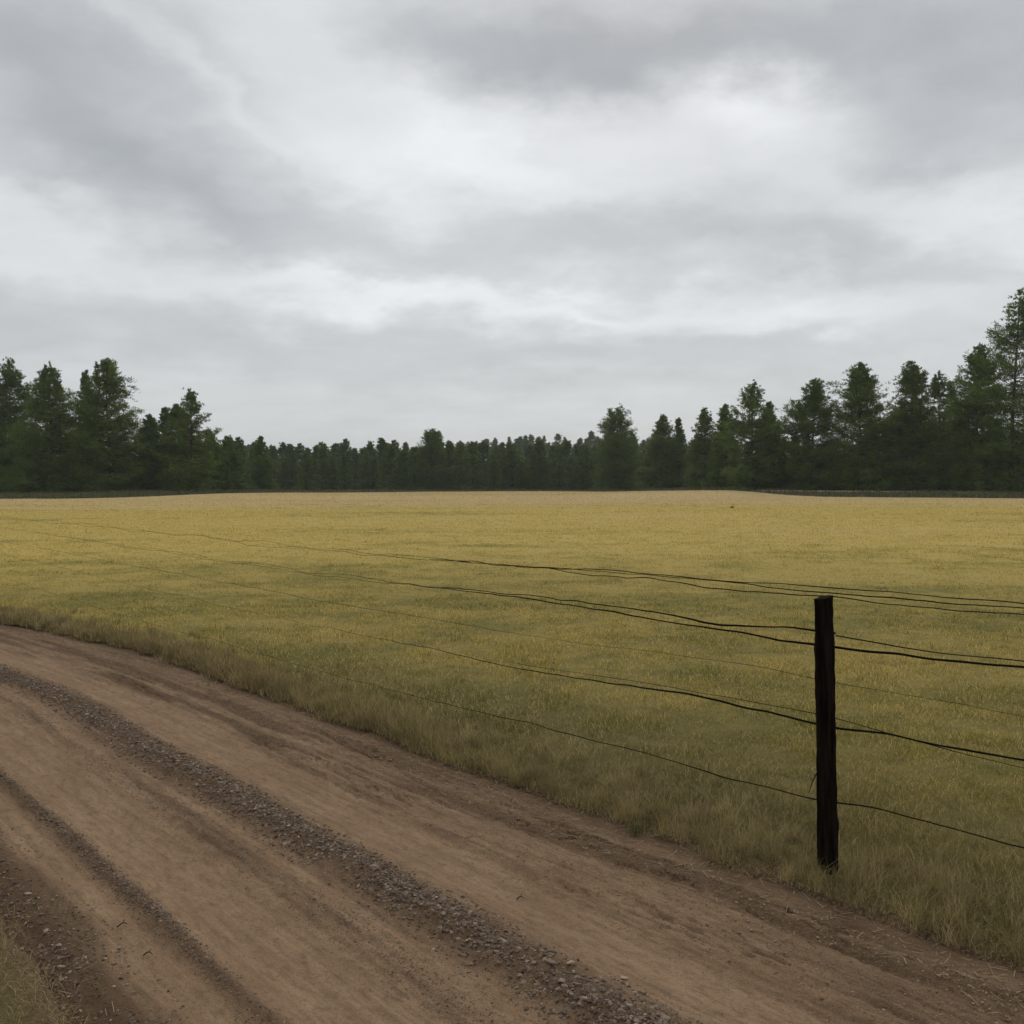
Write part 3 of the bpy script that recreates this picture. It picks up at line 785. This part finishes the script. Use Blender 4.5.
# cloud-plane coordinates
den = wt.math('ADD', zc, .16)
cmb = wt.new('ShaderNodeCombineXYZ'); wt.put(cmb.inputs[0], wt.math('DIVIDE', xyz[0], den)); wt.put(cmb.inputs[1], wt.math('DIVIDE', xyz[1], den))
plane = cmb.outputs[0]
nz = wt.noise(plane, .9, 3, .5, out=1)
warp = wt.vmath('SUBTRACT', nz, (.5, .5, .5))
sc1 = wt.new('ShaderNodeVectorMath', operation='SCALE'); wt.put(sc1.inputs[0], warp); sc1.inputs['Scale'].default_value = .10
nz2 = wt.noise(plane, 3.2, 4, .55, out=1)
sc2 = wt.new('ShaderNodeVectorMath', operation='SCALE'); wt.put(sc2.inputs[0], wt.vmath('SUBTRACT', nz2, (.5, .5, .5))); sc2.inputs['Scale'].default_value = .07
nz3 = wt.noise(wt.mapping(d, (1, 1, 2.0)), 9.0, 5, .6, out=1)
sc3 = wt.new('ShaderNodeVectorMath', operation='SCALE'); wt.put(sc3.inputs[0], wt.vmath('SUBTRACT', nz3, (.5, .5, .5))); sc3.inputs['Scale'].default_value = .10
dw = wt.vmath('ADD', wt.vmath('ADD', wt.vmath('ADD', d, sc1.outputs[0]), sc2.outputs[0]), sc3.outputs[0])
# cloud masses: thick (dark) and thin (bright) places in the overcast: px, py, sx, sy, rotation deg, amount
B = [(600, 140, 175, 42, -4, .13), (790, 105, 60, 40, 15, .12), (370, 60, 110, 32, 35, .10), (250, 70, 60, 130, -30, .08), (390, 130, 130, 60, 35, .09),
     (25, 195, 60, 26, 20, .15), (300, 285, 120, 22, 6, .15), (450, 292, 130, 18, 4, .16), (610, 305, 90, 16, 4, .12),
     (960, 228, 100, 26, 14, .20), (760, 330, 110, 20, -4, .15), (920, 310, 110, 18, 8, .05), (430, 410, 180, 22, 0, .05), (30, 250, 70, 18, 12, .12),
     (560, 45, 170, 38, 2, -.20), (880, 25, 240, 60, 0, -.17), (60, 90, 140, 70, 30, -.14), (20, 20, 180, 30, 0, -.08), (230, 200, 170, 42, 14, -.07),
     (640, 235, 230, 26, 3, -.10), (890, 160, 80, 32, 35, -.10), (560, 355, 240, 22, 3, -.07), (160, 330, 210, 32, 10, -.06), (900, 275, 120, 14, 8, -.05),
     (960, 100, 70, 50, 0, -.08), (500, 225, 90, 22, 8, -.05), (140, 150, 130, 22, 38, -.05), (215, 60, 90, 16, 48, -.055), (170, 40, 100, 12, 45, .10), (420, 200, 120, 22, 25, .06), (735, 100, 45, 30, 30, .12), (520, 170, 100, 25, 10, .06)]
acc = None
for (px, py, sx, sy, rot, amt) in B:
    c = ray(px, py); c /= np.linalg.norm(c)
    e1 = np.array([1, 0, 0]); e1 = e1-c*(e1@c); e1 /= np.linalg.norm(e1); e2 = np.cross(e1, c)   # right, up->
    if e2[2] < 0: e2 = -e2
    a = math.radians(-rot); f1 = e1*math.cos(a)+e2*math.sin(a); f2 = -e1*math.sin(a)+e2*math.cos(a)
    f1 = f1/(sx/F); f2 = f2/(sy/F)
    u1 = wt.math('SUBTRACT', wt.vmath('DOT_PRODUCT', dw, tuple(f1)), float(c@f1)); u2 = wt.math('SUBTRACT', wt.vmath('DOT_PRODUCT', dw, tuple(f2)), float(c@f2))
    q = wt.math('ADD', wt.math('MULTIPLY', u1, u1), wt.math('MULTIPLY', u2, u2))
    ex = wt.math('MULTIPLY', wt.math('POWER', 2.718, wt.math('MULTIPLY', q, -.75)), amt)
    acc = ex if acc is None else wt.math('ADD', acc, ex)
front = wt.mapr(xyz[1], -.05, .25); acc = wt.math('MULTIPLY', acc, front)
streaks = wt.noise(wt.mapping(plane, (1.0, 1.8, 1), (0, 0, .5)), 1.3, 6, .55, dist=.6)
fine = wt.noise(wt.mapping(plane, (1.0, 1.3, 1), (0, 0, .35)), 3.6, 5, .55)
lum = wt.math('ADD', acc, wt.math('ADD', .67, wt.math('MULTIPLY', wt.math('SUBTRACT', streaks, .5), .11)))
lum = wt.math('ADD', lum, wt.math('MULTIPLY', wt.math('SUBTRACT', fine, .5), .09))
puff = wt.noise(wt.mapping(dw, (1, 1, 2.4), (0, .12, 0)), 5.5, 7, .58)
lum = wt.math('ADD', lum, wt.math('MULTIPLY', wt.math('SUBTRACT', puff, .5), .17))
lum = wt.math('ADD', lum, wt.math('MULTIPLY', wt.mapr(xyz[2], .50, .9), .22))
lum = wt.math('MULTIPLY', lum, wt.mapr(xyz[1], -.7, .2, 1.05, 1.0))
lum = wt.math('MAXIMUM', lum, .2)
tint = wt.mix(wt.mapr(lum, .35, .75), C(.93, .975, 1.03), C(.975, 1.0, 1.015))
tint = wt.mix(wt.mapr(xyz[2], .0, .22, 1, 0), tint, C(.945, .99, 1.01))
clouds = wt.mix(1.0, tint, (1, 1, 1, 1), 'MULTIPLY')
cs = wt.new('ShaderNodeVectorMath', operation='SCALE'); wt.put(cs.inputs[0], clouds); wt.put(cs.inputs['Scale'], wt.math('MULTIPLY', lum, 10.0))
sky = wt.new('ShaderNodeTexSky', sky_type='NISHITA'); sky.sun_disc = False; sky.sun_elevation = SUN_EL; sky.sun_rotation = SUN_AZ
wt.put(bg.inputs['Color'], wt.mix(.94, sky.outputs[0], cs.outputs[0])); bg.inputs['Strength'].default_value = .1
world.cycles.sampling_method = 'MANUAL'; world.cycles.sample_map_resolution = 512

sun = bpy.data.lights.new('sun', 'SUN'); sun.energy = 1.1; sun.angle = math.radians(15); sun.color = (1, .96, .9)
so = bpy.data.objects.new('sun', sun); COL.objects.link(so)
v = Vector((math.sin(SUN_AZ)*math.cos(SUN_EL), math.cos(SUN_AZ)*math.cos(SUN_EL), math.sin(SUN_EL)))
so.rotation_euler = v.to_track_quat('Z', 'Y').to_euler()

# haze
HAZE = .0003
if HAZE:
    s = 2700
    V = np.array([(x_, y_, z_) for z_ in (-1.5, 60) for y_ in (-s, s) for x_ in (-s, s)], float)
    Q = np.array([(0, 2, 3, 1), (4, 5, 7, 6), (0, 1, 5, 4), (2, 6, 7, 3), (0, 4, 6, 2), (1, 3, 7, 5)])
    hm = bpy.data.materials.new('haze'); hm.use_nodes = True; ht = NT(hm); ht.n.remove(ht.n['Principled BSDF'])
    pv = ht.new('ShaderNodeVolumePrincipled'); pv.inputs['Color'].default_value = C(.9, .93, .93); pv.inputs['Density'].default_value = HAZE
    ht.l.new(pv.outputs[0], ht.n['Material Output'].inputs['Volume'])
    tag(link('haze', mesh_np('haze', V, [Q]), hm), 'thin pale haze in the air over the meadow and the wood', 'haze', kind='stuff')

cam = bpy.data.cameras.new('camera'); co = bpy.data.objects.new('camera', cam); COL.objects.link(co)
co.location = (0, 0, H); co.rotation_euler = (math.pi/2-PITCH, 0, 0)
cam.sensor_width = 36; cam.lens = 36*F/1024; cam.clip_end = 6000; cam.clip_start = .05
sc.camera = co
sc.view_settings.view_transform = 'Standard'; sc.view_settings.look = 'None'; sc.view_settings.exposure = 0; sc.view_settings.gamma = 1
sc.cycles.max_bounces = 5; sc.cycles.volume_bounces = 0; sc.cycles.transparent_max_bounces = 8
